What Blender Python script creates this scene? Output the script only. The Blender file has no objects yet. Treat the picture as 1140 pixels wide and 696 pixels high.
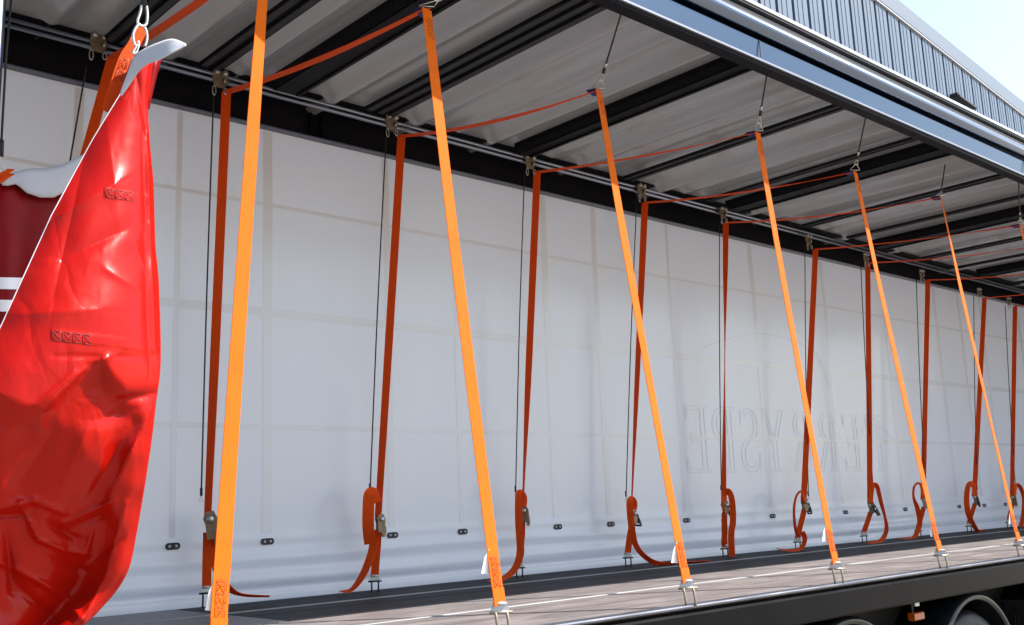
import bpy, math, random
from mathutils import Vector, Matrix
random.seed(7)
C = bpy.data.collections.new('place'); bpy.context.scene.collection.children.link(C)
S = bpy.context.scene
D = 1.25                       # height of the load deck above the yard
EYE = Vector((0.0, 0.0, D + 0.44))
# ---------------------------------------------------------------- camera
F = 1163.46; CX, CY = 570.0, 348.0
def unit(a): return Vector(a).normalized()
_dx = unit((1867 - CX, 513 - CY, F)); _dy = unit((-507 - CX, 610 - CY, F))
_dz = _dx.cross(_dy).normalized(); _dy = _dz.cross(_dx).normalized()
ROT = Matrix((_dx, _dy, _dz))  # camera (right, down, forward) -> world
def ray(u, v): return ROT @ Vector((u - CX, v - CY, F))
def aty(u, v, y):
    r = ray(u, v); return EYE + r * (y / r.y)
def atz(u, v, z):
    r = ray(u, v); return EYE + r * ((z + D - EYE.z) / r.z)
cam = bpy.data.cameras.new('camera'); co = bpy.data.objects.new('camera', cam); C.objects.link(co)
cam.sensor_width = 36; cam.lens = 36 * F / 1140; cam.clip_end = 3000; cam.clip_start = 0.05
r_, d_, f_ = ROT.col[0], ROT.col[1], ROT.col[2]
co.matrix_world = Matrix(((r_.x, -d_.x, -f_.x, EYE.x), (r_.y, -d_.y, -f_.y, EYE.y), (r_.z, -d_.z, -f_.z, EYE.z), (0, 0, 0, 1)))
S.camera = co
# ---------------------------------------------------------------- light
SUN = Vector((.72, -.465, 1)).normalized()
w = bpy.data.worlds.new('World'); S.world = w; w.use_nodes = True
nt = w.node_tree; bg = nt.nodes['Background']
sk = nt.nodes.new('ShaderNodeTexSky'); sk.sky_type = 'NISHITA'; sk.sun_disc = False
sk.sun_elevation = math.asin(SUN.z); sk.sun_rotation = math.atan2(SUN.x, SUN.y)
sk.air_density = 1.2; sk.dust_density = 1.3; sk.ozone_density = 1.5
nt.links.new(sk.outputs[0], bg.inputs[0]); bg.inputs[1].default_value = 0.105
sl = bpy.data.lights.new('sun', 'SUN'); sl.energy = 4.4; sl.angle = math.radians(.6); sl.color = (1, .95, .87)
so = bpy.data.objects.new('sun', sl); C.objects.link(so); so.rotation_euler = SUN.to_track_quat('Z', 'Y').to_euler(); so.location = (5, -5, 12)
S.view_settings.view_transform = 'Standard'; S.view_settings.look = 'None'; S.view_settings.gamma = 1
S.view_settings.exposure = 1.60
S.render.engine = 'CYCLES'
S.cycles.max_bounces = 10; S.cycles.diffuse_bounces = 6

# ---------------------------------------------------------------- materials
def mat(name, col, rough=.6, metal=0, coat=0, spec=.5, noise=None, bump=None, col2=None, scale=8, sheen=0, stretch=(1, 1, 1), trans=0):
    m = bpy.data.materials.new(name); m.use_nodes = True
    n = m.node_tree.nodes; l = m.node_tree.links; b = n['Principled BSDF']
    b.inputs['Base Color'].default_value = (*col, 1); b.inputs['Roughness'].default_value = rough
    b.inputs['Metallic'].default_value = metal; b.inputs['Coat Weight'].default_value = coat
    b.inputs['Coat Roughness'].default_value = .12
    b.inputs['Specular IOR Level'].default_value = spec
    tc = n.new('ShaderNodeTexCoord'); mp = n.new('ShaderNodeMapping'); mp.inputs['Scale'].default_value = stretch
    l.new(tc.outputs['Object'], mp.inputs[0])
    if col2:
        t = n.new('ShaderNodeTexNoise'); t.inputs['Scale'].default_value = scale; t.inputs['Detail'].default_value = 6
        l.new(mp.outputs[0], t.inputs['Vector'])
        cr = n.new('ShaderNodeValToRGB'); cr.color_ramp.elements[0].position = .25; cr.color_ramp.elements[1].position = .8
        cr.color_ramp.elements[0].color = (*col, 1); cr.color_ramp.elements[1].color = (*col2, 1)
        l.new(t.outputs[0], cr.inputs[0]); l.new(cr.outputs[0], b.inputs['Base Color'])
        mr = n.new('ShaderNodeMapRange'); mr.inputs[3].default_value = max(0, rough - .08); mr.inputs[4].default_value = min(1, rough + .1)
        l.new(t.outputs[0], mr.inputs[0]); l.new(mr.outputs[0], b.inputs['Roughness'])
    if bump:
        t2 = n.new('ShaderNodeTexNoise'); t2.inputs['Scale'].default_value = bump[0]; t2.inputs['Detail'].default_value = 4
        l.new(mp.outputs[0], t2.inputs['Vector'])
        bp = n.new('ShaderNodeBump'); bp.inputs['Strength'].default_value = bump[1]; bp.inputs['Distance'].default_value = bump[2]
        l.new(t2.outputs[0], bp.inputs['Height']); l.new(bp.outputs[0], b.inputs['Normal'])
    return m
M = {}
M['curtain'] = mat('white_curtain_fabric', (.665, .665, .69), .2, spec=.5, col2=(.68, .68, .705), scale=.5, bump=(1.3, .25, .02), stretch=(1, 1, .45))
M['round'] = mat('rounded_aluminium_profile', (.17, .21, .29), .2, metal=1, col2=(.14, .18, .25), scale=3, stretch=(.1, 1, 1))
M['trim'] = mat('dark_steel_trim', (.10, .11, .14), .3, metal=1, col2=(.16, .17, .2), scale=9, stretch=(.4, 1, 1))
M['floorrail'] = mat('worn_floor_rail', (.18, .18, .185), .5, metal=.3, col2=(.30, .30, .305), scale=6, stretch=(.5, 1, 1))
M['band'] = mat('curtain_weld_strip', (.625, .625, .652), .2, spec=.5, col2=(.66, .66, .685), scale=2, bump=(1.3, .25, .02))
M['ink'] = mat('lettering_show_through', (.61, .618, .665), .2, spec=.5, col2=(.64, .648, .69), bump=(1.3, .25, .02))
M['hem'] = mat('curtain_hem', (.62, .62, .65), .4)
M['red'] = mat('red_pvc', (.29, .005, .0018), .24, spec=.15, coat=.0, col2=(.31, .004, .0015), scale=3, bump=(60, .05, .002))
M['redstitch'] = mat('red_stitching', (.2, .003, .003), .6)
M['shadedred'] = mat('shaded_red_pvc', (.20, .001, .003), .4, spec=.12, coat=.0, col2=(.12, .001, .003))  # same red PVC, darkened to put shade into the colour
M['whitepvc'] = mat('white_pvc_lining', (.36, .36, .39), .5, col2=(.42, .42, .44), bump=(25, .3, .004), scale=5)
M['stripe'] = mat('white_stripe_paint', (.72, .7, .72), .4)
M['black'] = mat('black_painted_steel', (.004, .004, .005), .3, spec=.04, col2=(.006, .006, .007), scale=5, bump=(30, .08, .002))
M['beam'] = mat('dark_roof_steel', (.006, .006, .008), .4, spec=.04, col2=(.009, .008, .009), scale=4, stretch=(1, .3, 1))
M['slot'] = mat('black_rubber', (.006, .006, .007), .6)
M['chassis'] = mat('chassis_black', (.005, .005, .005), .6, spec=.2, col2=(.012, .010, .009), scale=6)
M['alu'] = mat('aluminium', (.07, .098, .14), .3, metal=1, col2=(.075, .11, .16), scale=3, stretch=(.1, 1, 1))
M['alubright'] = mat('bright_aluminium', (.24, .25, .28), .35, metal=.5)
M['alusatin'] = mat('satin_aluminium', (.30, .32, .37), .30, metal=1, col2=(.22, .24, .29), scale=3, stretch=(.1, 1, 1))
M['whitepaint'] = mat('white_paint', (.42, .42, .44), .4, col2=(.36, .36, .38))
M['grey'] = mat('grey_plastic', (.22, .22, .23), .5)
M['zinc'] = mat('zinc_plated_steel', (.5, .49, .47), .35, metal=.7, col2=(.42, .4, .36), scale=30)
M['brass'] = mat('yellow_zinc_steel', (.34, .30, .22), .38, metal=.6, col2=(.26, .22, .16), scale=30)
M['whitezinc'] = mat('bright_zinc_plate', (.42, .42, .43), .4, metal=.2, col2=(.3, .3, .31), scale=25)
M['bronze'] = mat('bronze_ratchet_steel', (.18, .13, .09), .42, metal=.7, col2=(.28, .2, .12), scale=25)
M['cord'] = mat('black_elastic_cord', (.01, .01, .012), .7)
M['guard'] = mat('glossy_black_mudguard', (.008, .009, .012), .28, spec=.3, col2=(.014, .015, .017), scale=9)
M['rimdark'] = mat('dark_rim', (.012, .012, .014), .55, spec=.2)  # even near-black colour, keeps the wheel centre dark
M['rubber'] = mat('tyre_rubber', (.008, .008, .009), .45, spec=.2, col2=(.014, .014, .015), scale=10)
M['blue'] = mat('blue_sleeve', (.008, .02, .13), .6)
M['amber'] = mat('amber_lens', (.28, .045, .002), .15, coat=.5)
M['clear'] = mat('clear_reflector', (.6, .62, .66), .2)
M['tag'] = mat('white_label', (.8, .8, .8), .4)
def see_through(m, amount, col):
    """thin coated fabric: part of the light falling on the far face glows through"""
    n = m.node_tree.nodes; l = m.node_tree.links; out = n['Material Output']
    tl = n.new('ShaderNodeBsdfTranslucent'); tl.inputs[0].default_value = (*col, 1); ms = n.new('ShaderNodeMixShader'); ms.inputs[0].default_value = amount
    l.new(n['Principled BSDF'].outputs[0], ms.inputs[1]); l.new(tl.outputs[0], ms.inputs[2]); l.new(ms.outputs[0], out.inputs[0])
M['stitch'] = mat('stitching', (.30, .04, .008), .7)
M['roofsheet'] = mat('roof_tarpaulin_underside', (.155, .145, .15), .2, spec=1.0, col2=(.20, .19, .195), scale=2.0, bump=(1.6, .35, .02), stretch=(2.2, .15, 1))
M['tan'] = mat('yard_concrete', (.20, .175, .145), .85, col2=(.26, .225, .185), scale=.8, bump=(40, .3, .01))
M['clad'] = mat('blue_grey_cladding', (.075, .108, .155), .45, metal=.0, col2=(.065, .096, .14), scale=.6, stretch=(1, 1, .2))
M['cladside'] = mat('blue_grey_rib', (.10, .13, .22), .4, col2=(.09, .115, .2), scale=1)
M['coping'] = mat('grey_coping', (.10, .125, .155), .45, metal=0, col2=(.12, .14, .17))

def webbing(name, col, col2, thru=.18):
    m = bpy.data.materials.new(name); m.use_nodes = True
    n = m.node_tree.nodes; l = m.node_tree.links; b = n['Principled BSDF']
    b.inputs['Roughness'].default_value = .55; b.inputs['Specular IOR Level'].default_value = .15
    uv = n.new('ShaderNodeTexCoord'); sp = n.new('ShaderNodeSeparateXYZ'); l.new(uv.outputs['UV'], sp.inputs[0])
    def M_(op, a, bb=None):
        q = n.new('ShaderNodeMath'); q.operation = op
        for i, x in enumerate((a, bb)):
            if x is None: continue
            if isinstance(x, (int, float)): q.inputs[i].default_value = x
            else: l.new(x, q.inputs[i])
        return q.outputs[0]
    su = M_('SINE', M_('MULTIPLY', sp.outputs[0], 6.2832 * 10)); sv = M_('SINE', M_('MULTIPLY', sp.outputs[1], 6.2832 * 7))
    pr = M_('MULTIPLY', su, sv)
    dots = n.new('ShaderNodeMapRange'); dots.inputs[1].default_value = .25; dots.inputs[2].default_value = .95; l.new(pr, dots.inputs[0])
    ns = n.new('ShaderNodeTexNoise'); ns.inputs['Scale'].default_value = 9; ns.inputs['Detail'].default_value = 5
    l.new(uv.outputs['Object'], ns.inputs['Vector'])
    mx = n.new('ShaderNodeMix'); mx.data_type = 'RGBA'
    mx.inputs['A'].default_value = (*col, 1); mx.inputs['B'].default_value = (*col2, 1)
    add = M_('ADD', M_('MULTIPLY', dots.outputs[0], .8), M_('MULTIPLY', M_('SUBTRACT', ns.outputs[0], .45), .9))
    cl = n.new('ShaderNodeClamp'); l.new(add, cl.inputs[0])
    l.new(cl.outputs[0], mx.inputs['Factor']); l.new(mx.outputs['Result'], b.inputs['Base Color'])
    bp = n.new('ShaderNodeBump'); bp.inputs['Strength'].default_value = .8; bp.inputs['Distance'].default_value = .002
    l.new(pr, bp.inputs['Height']); l.new(bp.outputs[0], b.inputs['Normal'])
    # woven polyester lets some light through
    tl = n.new('ShaderNodeBsdfTranslucent'); l.new(mx.outputs['Result'], tl.inputs[0])
    ms = n.new('ShaderNodeMixShader'); ms.inputs[0].default_value = thru
    out = n['Material Output']; l.new(b.outputs[0], ms.inputs[1]); l.new(tl.outputs[0], ms.inputs[2]); l.new(ms.outputs[0], out.inputs[0])
    return m
M['web'] = webbing('orange_webbing', (.97, .115, .009), (.88, .095, .007), .32)
M['web_sunlit'] = webbing('sunlit_orange_webbing', (.90, .178, .006), (.70, .12, .004))  # same fabric as the rear runs; the sun's yellow is put into the colour

def deckmat():
    m = bpy.data.materials.new('brown_deck_boards'); m.use_nodes = True
    n = m.node_tree.nodes; l = m.node_tree.links; b = n['Principled BSDF']
    tc = n.new('ShaderNodeTexCoord'); sp = n.new('ShaderNodeSeparateXYZ'); l.new(tc.outputs['Object'], sp.inputs[0])
    mp = n.new('ShaderNodeMapping'); mp.inputs['Scale'].default_value = (.6, 9, 1); l.new(tc.outputs['Object'], mp.inputs[0])
    t = n.new('ShaderNodeTexNoise'); t.inputs['Scale'].default_value = 4; t.inputs['Detail'].default_value = 9; t.inputs['Roughness'].default_value = .65
    l.new(mp.outputs[0], t.inputs['Vector'])
    cr = n.new('ShaderNodeValToRGB'); e = cr.color_ramp.elements
    e[0].position = .3; e[0].color = (.06, .05, .05, 1); e[1].position = .72; e[1].color = (.165, .136, .128, 1)
    l.new(t.outputs[0], cr.inputs[0])
    mp2 = n.new('ShaderNodeMapping'); mp2.inputs['Scale'].default_value = (.8, 2.2, 1); l.new(tc.outputs['Object'], mp2.inputs[0])
    t2 = n.new('ShaderNodeTexNoise'); t2.inputs['Scale'].default_value = 3.2; t2.inputs['Detail'].default_value = 8; l.new(mp2.outputs[0], t2.inputs['Vector'])
    cr2 = n.new('ShaderNodeValToRGB'); e = cr2.color_ramp.elements; e[0].position = .50; e[0].color = (0, 0, 0, 1); e[1].position = .72; e[1].color = (.6, .6, .6, 1)
    l.new(t2.outputs[0], cr2.inputs[0])
    mx = n.new('ShaderNodeMix'); mx.data_type = 'RGBA'; mx.inputs['B'].default_value = (.24, .21, .20, 1)
    l.new(cr2.outputs[0], mx.inputs['Factor']); l.new(cr.outputs[0], mx.inputs['A']); l.new(mx.outputs['Result'], b.inputs['Base Color'])
    mr = n.new('ShaderNodeMapRange'); mr.inputs[3].default_value = .38; mr.inputs[4].default_value = .6; l.new(t.outputs[0], mr.inputs[0]); l.new(mr.outputs[0], b.inputs['Roughness'])
    bp = n.new('ShaderNodeBump'); bp.inputs['Strength'].default_value = .35; bp.inputs['Distance'].default_value = .004
    l.new(t.outputs[0], bp.inputs['Height']); l.new(bp.outputs[0], b.inputs['Normal'])
    return m
M['deck'] = deckmat()
M['farboard'] = mat('dark_far_boards', (.012, .011, .014), .6, spec=.15, col2=(.026, .024, .028), scale=3, stretch=(.5, 6, 1), bump=(12, .3, .003))  # darker colour for the far deck boards
def platemat():
    m = bpy.data.materials.new('tread_plate'); m.use_nodes = True
    n = m.node_tree.nodes; l = m.node_tree.links; b = n['Principled BSDF']
    b.inputs['Metallic'].default_value = .7; b.inputs['Roughness'].default_value = .38
    tc = n.new('ShaderNodeTexCoord'); mp = n.new('ShaderNodeMapping'); mp.inputs['Rotation'].default_value = (0, 0, .785); l.new(tc.outputs['Object'], mp.inputs[0])
    ck = n.new('ShaderNodeTexWave'); ck.inputs['Scale'].default_value = 9; ck.bands_direction = 'X'; l.new(mp.outputs[0], ck.inputs[0])
    c2 = n.new('ShaderNodeTexWave'); c2.inputs['Scale'].default_value = 9; c2.bands_direction = 'Y'; l.new(mp.outputs[0], c2.inputs[0])
    mu = n.new('ShaderNodeMath'); mu.operation = 'MULTIPLY'; l.new(ck.outputs[1], mu.inputs[0]); l.new(c2.outputs[1], mu.inputs[1])
    cr = n.new('ShaderNodeValToRGB'); cr.color_ramp.elements[0].color = (.05, .05, .055, 1); cr.color_ramp.elements[1].color = (.25, .25, .27, 1); cr.color_ramp.elements[1].position = .5
    l.new(mu.outputs[0], cr.inputs[0]); l.new(cr.outputs[0], b.inputs['Base Color'])
    bp = n.new('ShaderNodeBump'); bp.inputs['Strength'].default_value = 1; bp.inputs['Distance'].default_value = .006
    l.new(mu.outputs[0], bp.inputs['Height']); l.new(bp.outputs[0], b.inputs['Normal'])
    return m
M['plate'] = platemat()

see_through(M['curtain'], .24, (.80, .82, .88))
see_through(M['roofsheet'], .018, (.62, .58, .56))
def creased(m):
    n = m.node_tree.nodes; l = m.node_tree.links; b = n['Principled BSDF']
    tc = n.new('ShaderNodeTexCoord'); mp = n.new('ShaderNodeMapping'); mp.inputs['Scale'].default_value = (1.5, 1, .75); mp.inputs['Rotation'].default_value = (0, .35, 0)
    l.new(tc.outputs['Object'], mp.inputs[0])
    nz = n.new('ShaderNodeTexNoise'); nz.inputs['Scale'].default_value = 5; nz.inputs['Detail'].default_value = 3; l.new(mp.outputs[0], nz.inputs['Vector'])
    ad = n.new('ShaderNodeVectorMath'); ad.operation = 'MULTIPLY_ADD'; ad.inputs[1].default_value = (.22, .22, .22); l.new(nz.outputs['Color'], ad.inputs[0]); l.new(mp.outputs[0], ad.inputs[2])
    vo = n.new('ShaderNodeTexVoronoi'); vo.feature = 'DISTANCE_TO_EDGE'; vo.inputs['Scale'].default_value = 5.5; l.new(ad.outputs[0], vo.inputs['Vector'])
    mr = n.new('ShaderNodeMapRange'); mr.inputs[2].default_value = .16; l.new(vo.outputs['Distance'], mr.inputs[0])
    n2 = n.new('ShaderNodeTexNoise'); n2.inputs['Scale'].default_value = 3.3; l.new(tc.outputs['Object'], n2.inputs['Vector'])
    ms = n.new('ShaderNodeMapRange'); ms.inputs[1].default_value = .45; ms.inputs[2].default_value = .62; l.new(n2.outputs[0], ms.inputs[0])
    mu = n.new('ShaderNodeMath'); mu.operation = 'MULTIPLY'; l.new(ms.outputs[0], mu.inputs[0]); mu.inputs[1].default_value = .28
    bp = n.new('ShaderNodeBump'); bp.inputs['Distance'].default_value = .007; l.new(mr.outputs[0], bp.inputs['Height']); l.new(mu.outputs[0], bp.inputs['Strength'])
    old = b.inputs['Normal'].links[0].from_socket; l.new(old, bp.inputs['Normal']); l.new(bp.outputs[0], b.inputs['Normal'])
creased(M['red'])
# ---------------------------------------------------------------- mesh helpers
class MB:
    def __init__(s): s.v = []; s.f = []; s.uv = []; s.smooth = []
    def face(s, idx, uv=None, sm=False): s.f.append(tuple(idx)); s.uv.append(uv); s.smooth.append(sm)
    def box(s, x0, x1, y0, y1, z0, z1, bev=0):
        o = len(s.v)
        if bev:
            b = bev  # chamfer the four long edges (along the longest side x)
            prof = [(y0 + b, z0), (y1 - b, z0), (y1, z0 + b), (y1, z1 - b), (y1 - b, z1), (y0 + b, z1), (y0, z1 - b), (y0, z0 + b)]
            return s.prism(prof, x0, x1)
        for x in (x0, x1):
            for y in (y0, y1):
                for z in (z0, z1): s.v.append(Vector((x, y, z)))
        for q in ((0, 1, 3, 2), (4, 6, 7, 5), (0, 4, 5, 1), (2, 3, 7, 6), (0, 2, 6, 4), (1, 5, 7, 3)): s.face([o + i for i in q])
        return s
    def prism(s, prof, x0, x1, sm=False):   # profile of (y, z) swept along x
        o = len(s.v); n = len(prof)
        for x in (x0, x1):
            for (y, z) in prof: s.v.append(Vector((x, y, z)))
        for i in range(n):
            j = (i + 1) % n; s.face((o + i, o + j, o + n + j, o + n + i), None, sm)
        s.face([o + i for i in range(n)][::-1]); s.face([o + n + i for i in range(n)])
        return s
    def plate(s, pts, nrm, th):             # flat polygon with thickness
        o = len(s.v); n = len(pts); nrm = Vector(nrm).normalized() * th
        for p in pts: s.v.append(Vector(p))
        for p in pts: s.v.append(Vector(p) + nrm)
        s.face([o + i for i in range(n)][::-1]); s.face([o + n + i for i in range(n)])
        for i in range(n):
            j = (i + 1) % n; s.face((o + i, o + j, o + n + j, o + n + i))
        return s
    def tube(s, pts, r, seg=8, closed=False):
        pts = [Vector(p) for p in pts]; o = len(s.v); n = len(pts)
        rr = r if isinstance(r, (list, tuple)) else [r] * n
        up = None
        for i, p in enumerate(pts):
            a = pts[(i - 1) % n] if (closed or i > 0) else p; b = pts[(i + 1) % n] if (closed or i < n - 1) else p
            t = (b - a).normalized()
            if up is None:
                up = t.orthogonal().normalized()
            up = (up - t * up.dot(t)).normalized(); sd = t.cross(up)
            for k in range(seg):
                an = 2 * math.pi * k / seg; s.v.append(p + (up * math.cos(an) + sd * math.sin(an)) * rr[i])
        for i in range(n if closed else n - 1):
            j = (i + 1) % n
            for k in range(seg):
                m = (k + 1) % seg; s.face((o + i * seg + k, o + i * seg + m, o + j * seg + m, o + j * seg + k), None, True)
        if not closed:
            s.face([o + k for k in range(seg)][::-1]); s.face([o + (n - 1) * seg + k for k in range(seg)])
        return s
    def ribbon(s, pts, wd, width, th=.003):   # pts, width directions
        o = len(s.v); n = len(pts); L = 0; vs = []
        for i in range(n):
            p = Vector(pts[i]); t = (Vector(pts[min(i + 1, n - 1)]) - Vector(pts[max(i - 1, 0)])).normalized()
            W = Vector(wd[i]); W = (W - t * W.dot(t)).normalized(); N = t.cross(W)
            wid = width[i] if isinstance(width, (list, tuple)) else width
            if i: L += (p - Vector(pts[i - 1])).length
            vs.append(L / .05)
            for (a, b) in ((-.5, -.5), (.5, -.5), (.5, .5), (-.5, .5)): s.v.append(p + W * a * wid + N * b * th)
        for i in range(n - 1):
            for k in range(4):
                m = (k + 1) % 4; a, b = o + i * 4, o + (i + 1) * 4
                u0, u1 = ((0, 1), (1, 1), (1, 0), (0, 0))[k]
                s.face((a + k, a + m, b + m, b + k), [(u0, vs[i]), (u1, vs[i]), (u1, vs[i + 1]), (u0, vs[i + 1])], False)
        s.face((o, o + 3, o + 2, o + 1)); e = o + (n - 1) * 4; s.face((e, e + 1, e + 2, e + 3))
        return s
    def lathe(s, prof, c, axis='y', seg=48):  # prof of (r, h) about an axis through c
        o = len(s.v); n = len(prof)
        for k in range(seg):
            a = 2 * math.pi * k / seg
            for (r, h) in prof:
                if axis == 'y': s.v.append(Vector((c[0] + r * math.cos(a), c[1] + h, c[2] + r * math.sin(a))))
                else: s.v.append(Vector((c[0] + r * math.cos(a), c[1] + r * math.sin(a), c[2] + h)))
        for k in range(seg):
            q = (k + 1) % seg
            for i in range(n - 1): s.face((o + k * n + i, o + k * n + i + 1, o + q * n + i + 1, o + q * n + i), None, True)
        return s
    def grid(s, rows, sm=True):
        o = len(s.v); n = len(rows[0])
        for r in rows: s.v += [Vector(p) for p in r]
        for i in range(len(rows) - 1):
            for j in range(n - 1): s.face((o + i * n + j, o + i * n + j + 1, o + (i + 1) * n + j + 1, o + (i + 1) * n + j), None, sm)
        return s
    def build(s, name, m, parent=None, origin=None, solid=0):
        me = bpy.data.meshes.new(name)
        og = Vector(origin) if origin else Vector((0, 0, 0))
        me.from_pydata([v - og for v in s.v], [], s.f); me.materials.append(m)
        uvl = me.uv_layers.new(name='UVMap'); li = 0
        for fi, f in enumerate(s.f):
            for k in range(len(f)):
                if s.uv[fi]: uvl.data[li].uv = s.uv[fi][k]
                li += 1
        me.polygons.foreach_set('use_smooth', s.smooth); me.update()
        o = bpy.data.objects.new(name, me); C.objects.link(o)
        if parent is not None:
            base = Vector((0, 0, 0)); q = parent
            while q is not None: base += Vector(q.location); q = q.parent
            o.parent = parent; o.location = og - base
        else: o.location = og
        if solid:
            md = o.modifiers.new('thickness', 'SOLIDIFY'); md.thickness = solid; md.offset = 0
        return o
def thing(name, label, cat, loc=(0, 0, 0), group=None):
    o = bpy.data.objects.new(name, None); C.objects.link(o); o.location = loc; o.empty_display_size = .1
    o['label'] = label; o['category'] = cat
    if group: o['group'] = group
    return o
def tag(o, label, cat, group=None):
    o['label'] = label; o['category'] = cat
    if group: o['group'] = group
    return o
def smooth_pts(P, sub=6):
    P = [Vector(p) for p in P]; out = []
    for i in range(len(P) - 1):
        a, b, c, d = P[max(i - 1, 0)], P[i], P[i + 1], P[min(i + 2, len(P) - 1)]
        for k in range(sub):
            t = k / sub
            out.append(.5 * ((2 * b) + (c - a) * t + (2 * a - 5 * b + 4 * c - d) * t * t + (3 * b - a - 3 * c + d) * t ** 3))
    out.append(P[-1]); return out
def lerp(a, b, t): return a + (b - a) * t
def sstep(a, b, x):
    t = max(0, min(1, (x - a) / (b - a))); return t * t * (3 - 2 * t)

# ---------------------------------------------------------------- ground
g = MB()
g.grid([[(x, y, 0) for x in (-1500, -60, -10, 5, 20, 60, 1500)] for y in (-1500, -60, -10, 5, 20, 60, 1500)], False)
go = g.build('ground', M['tan']); go['kind'] = 'structure'

# ---------------------------------------------------------------- warehouse
bd = Vector((.99536849, .0961331, 0)); bn = Vector((.0961331, -.99536849, 0))   # along the wall, out of the wall
wo = Vector((0, 9.0, 0)); TOP = 12.0 + D
wh = thing('warehouse', 'tall blue-grey ribbed metal building behind the open trailer', 'building', (28, 12, 0))
P_ = .722; s0 = 22.245 - P_ * 18
pan = MB(); rib = MB()
def wp(s, out, z): return wo + bd * s + bn * out + Vector((0, 0, z))
prof = []
for i in range(62):
    a = s0 + i * P_
    # wide raised pan with two shallow stiffeners, then a narrow deep groove
    H = .17
    prof += [(a, H), (a + .14, H), (a + .155, H + .012), (a + .19, H + .012), (a + .205, H), (a + .36, H), (a + .375, H + .012), (a + .41, H + .012), (a + .425, H), (a + .60, H)]
    q = [(a + .60, H), (a + .612, .001), (a + P_ - .012, .001), (a + P_, H)]
    for j in range(3):
        o = len(rib.v)
        (p0, h0), (p1, h1) = q[j], q[j + 1]
        rib.v += [wp(p0, h0, 0), wp(p1, h1, 0), wp(p1, h1, TOP - .12), wp(p0, h0, TOP - .12)]; rib.face((o, o + 1, o + 2, o + 3))
    prof.append(None)
prof.pop()
for c0_, c1_ in zip(prof, prof[1:]):
    if c0_ is None or c1_ is None: continue
    (p0, h0), (p1, h1) = c0_, c1_; o = len(pan.v); pan.v += [wp(p0, h0, 0), wp(p1, h1, 0), wp(p1, h1, TOP - .1), wp(p0, h0, TOP - .1)]; pan.face((o, o + 1, o + 2, o + 3))
sA, sB = prof[0][0], prof[-1][0]
pan.build('wall_cladding', M['clad'], wh); rib.build('cladding_groove', M['clad'], wh)
b = MB(); o = len(b.v)
def slab(mb, s1, s2, o1, o2, z1, z2):
    k = len(mb.v)
    for s_ in (s1, s2):
        for oo in (o1, o2):
            for z in (z1, z2): mb.v.append(wp(s_, oo, z))
    for q in ((0, 1, 3, 2), (4, 6, 7, 5), (0, 4, 5, 1), (2, 3, 7, 6), (0, 2, 6, 4), (1, 5, 7, 3)): mb.face([k + i for i in q])
slab(b, sA, sB, -22, -.05, .0, TOP - .15); b.build('wall', M['clad'], wh)
b = MB(); slab(b, sA - .1, sB + .1, -22.1, .23, TOP - .04, TOP + .40); b.build('roof_coping', M['coping'], wh)
b = MB(); slab(b, sA - .05, sB + .05, .0, .22, TOP - .09, TOP - .045); b.build('flashing', M['whitepaint'], wh)
q = MB(); slab(q, 26.66, 28.0, .19, .44, 10.66 + D, 10.71 + D); slab(q, 26.7, 26.76, .19, .38, 10.712 + D, 10.80 + D); fx = q.build('wall_canopy', M['slot'], wh)

# ---------------------------------------------------------------- trailer
X0, X1 = .05, 14.6
tr = thing('curtainside_trailer', 'long black curtainside trailer, near side open, brown boarded deck and grey roof', 'trailer', (7, 4.1, 0))
z = lambda h: D + h
# deck boards, each 0.2 m wide with open seams
dk = MB(); dk2 = MB()
yy = 2.965
wds = [.205, .205, .205]
k = 0
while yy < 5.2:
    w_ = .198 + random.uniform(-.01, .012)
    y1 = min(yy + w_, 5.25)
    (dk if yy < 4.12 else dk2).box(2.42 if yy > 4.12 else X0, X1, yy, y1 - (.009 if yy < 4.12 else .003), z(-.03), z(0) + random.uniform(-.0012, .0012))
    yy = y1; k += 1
dk.build('deck_boards', M['deck'], tr); dk2.build('far_boards', M['farboard'], tr)
b = MB(); b.box(X0, X1, 2.965, 5.25, z(-.06), z(-.031)); b.build('deck_underlay', M['slot'], tr)
b = MB(); b.box(X0, 2.41, dk2.v[0].y, 5.25, z(-.03), z(.001)); b.build('tread_plate', M['plate'], tr)
b = MB(); b.box(X0, X1, 3.645, 3.675, z(-.01), z(.004), bev=.001); b.build('floor_rail', M['floorrail'], tr)
b = MB(); b.box(X0, X1, 4.745, 4.775, z(-.01), z(.004), bev=.001); b.build('floor_rail', M['floorrail'], tr)
# near side rail: edge angle and deep face
b = MB(); b.prism([(2.905, z(-.155)), (2.96, z(-.155)), (2.96, z(-.02)), (2.915, z(-.02)), (2.898, z(-.035)), (2.895, z(-.145))], X0, X1); b.build('side_rail', M['black'], tr)
b = MB(); b.prism([(2.899, z(-.006)), (2.963, z(-.006)), (2.963, z(.006)), (2.905, z(.006)), (2.899, z(.001))], X0, X1); b.build('deck_edge_trim', M['trim'], tr)
b = MB(); b.prism([(5.252, z(-.155)), (5.30, z(-.155)), (5.30, z(.0)), (5.252, z(.0))], X0, X1); b.build('side_rail', M['black'], tr)
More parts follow.
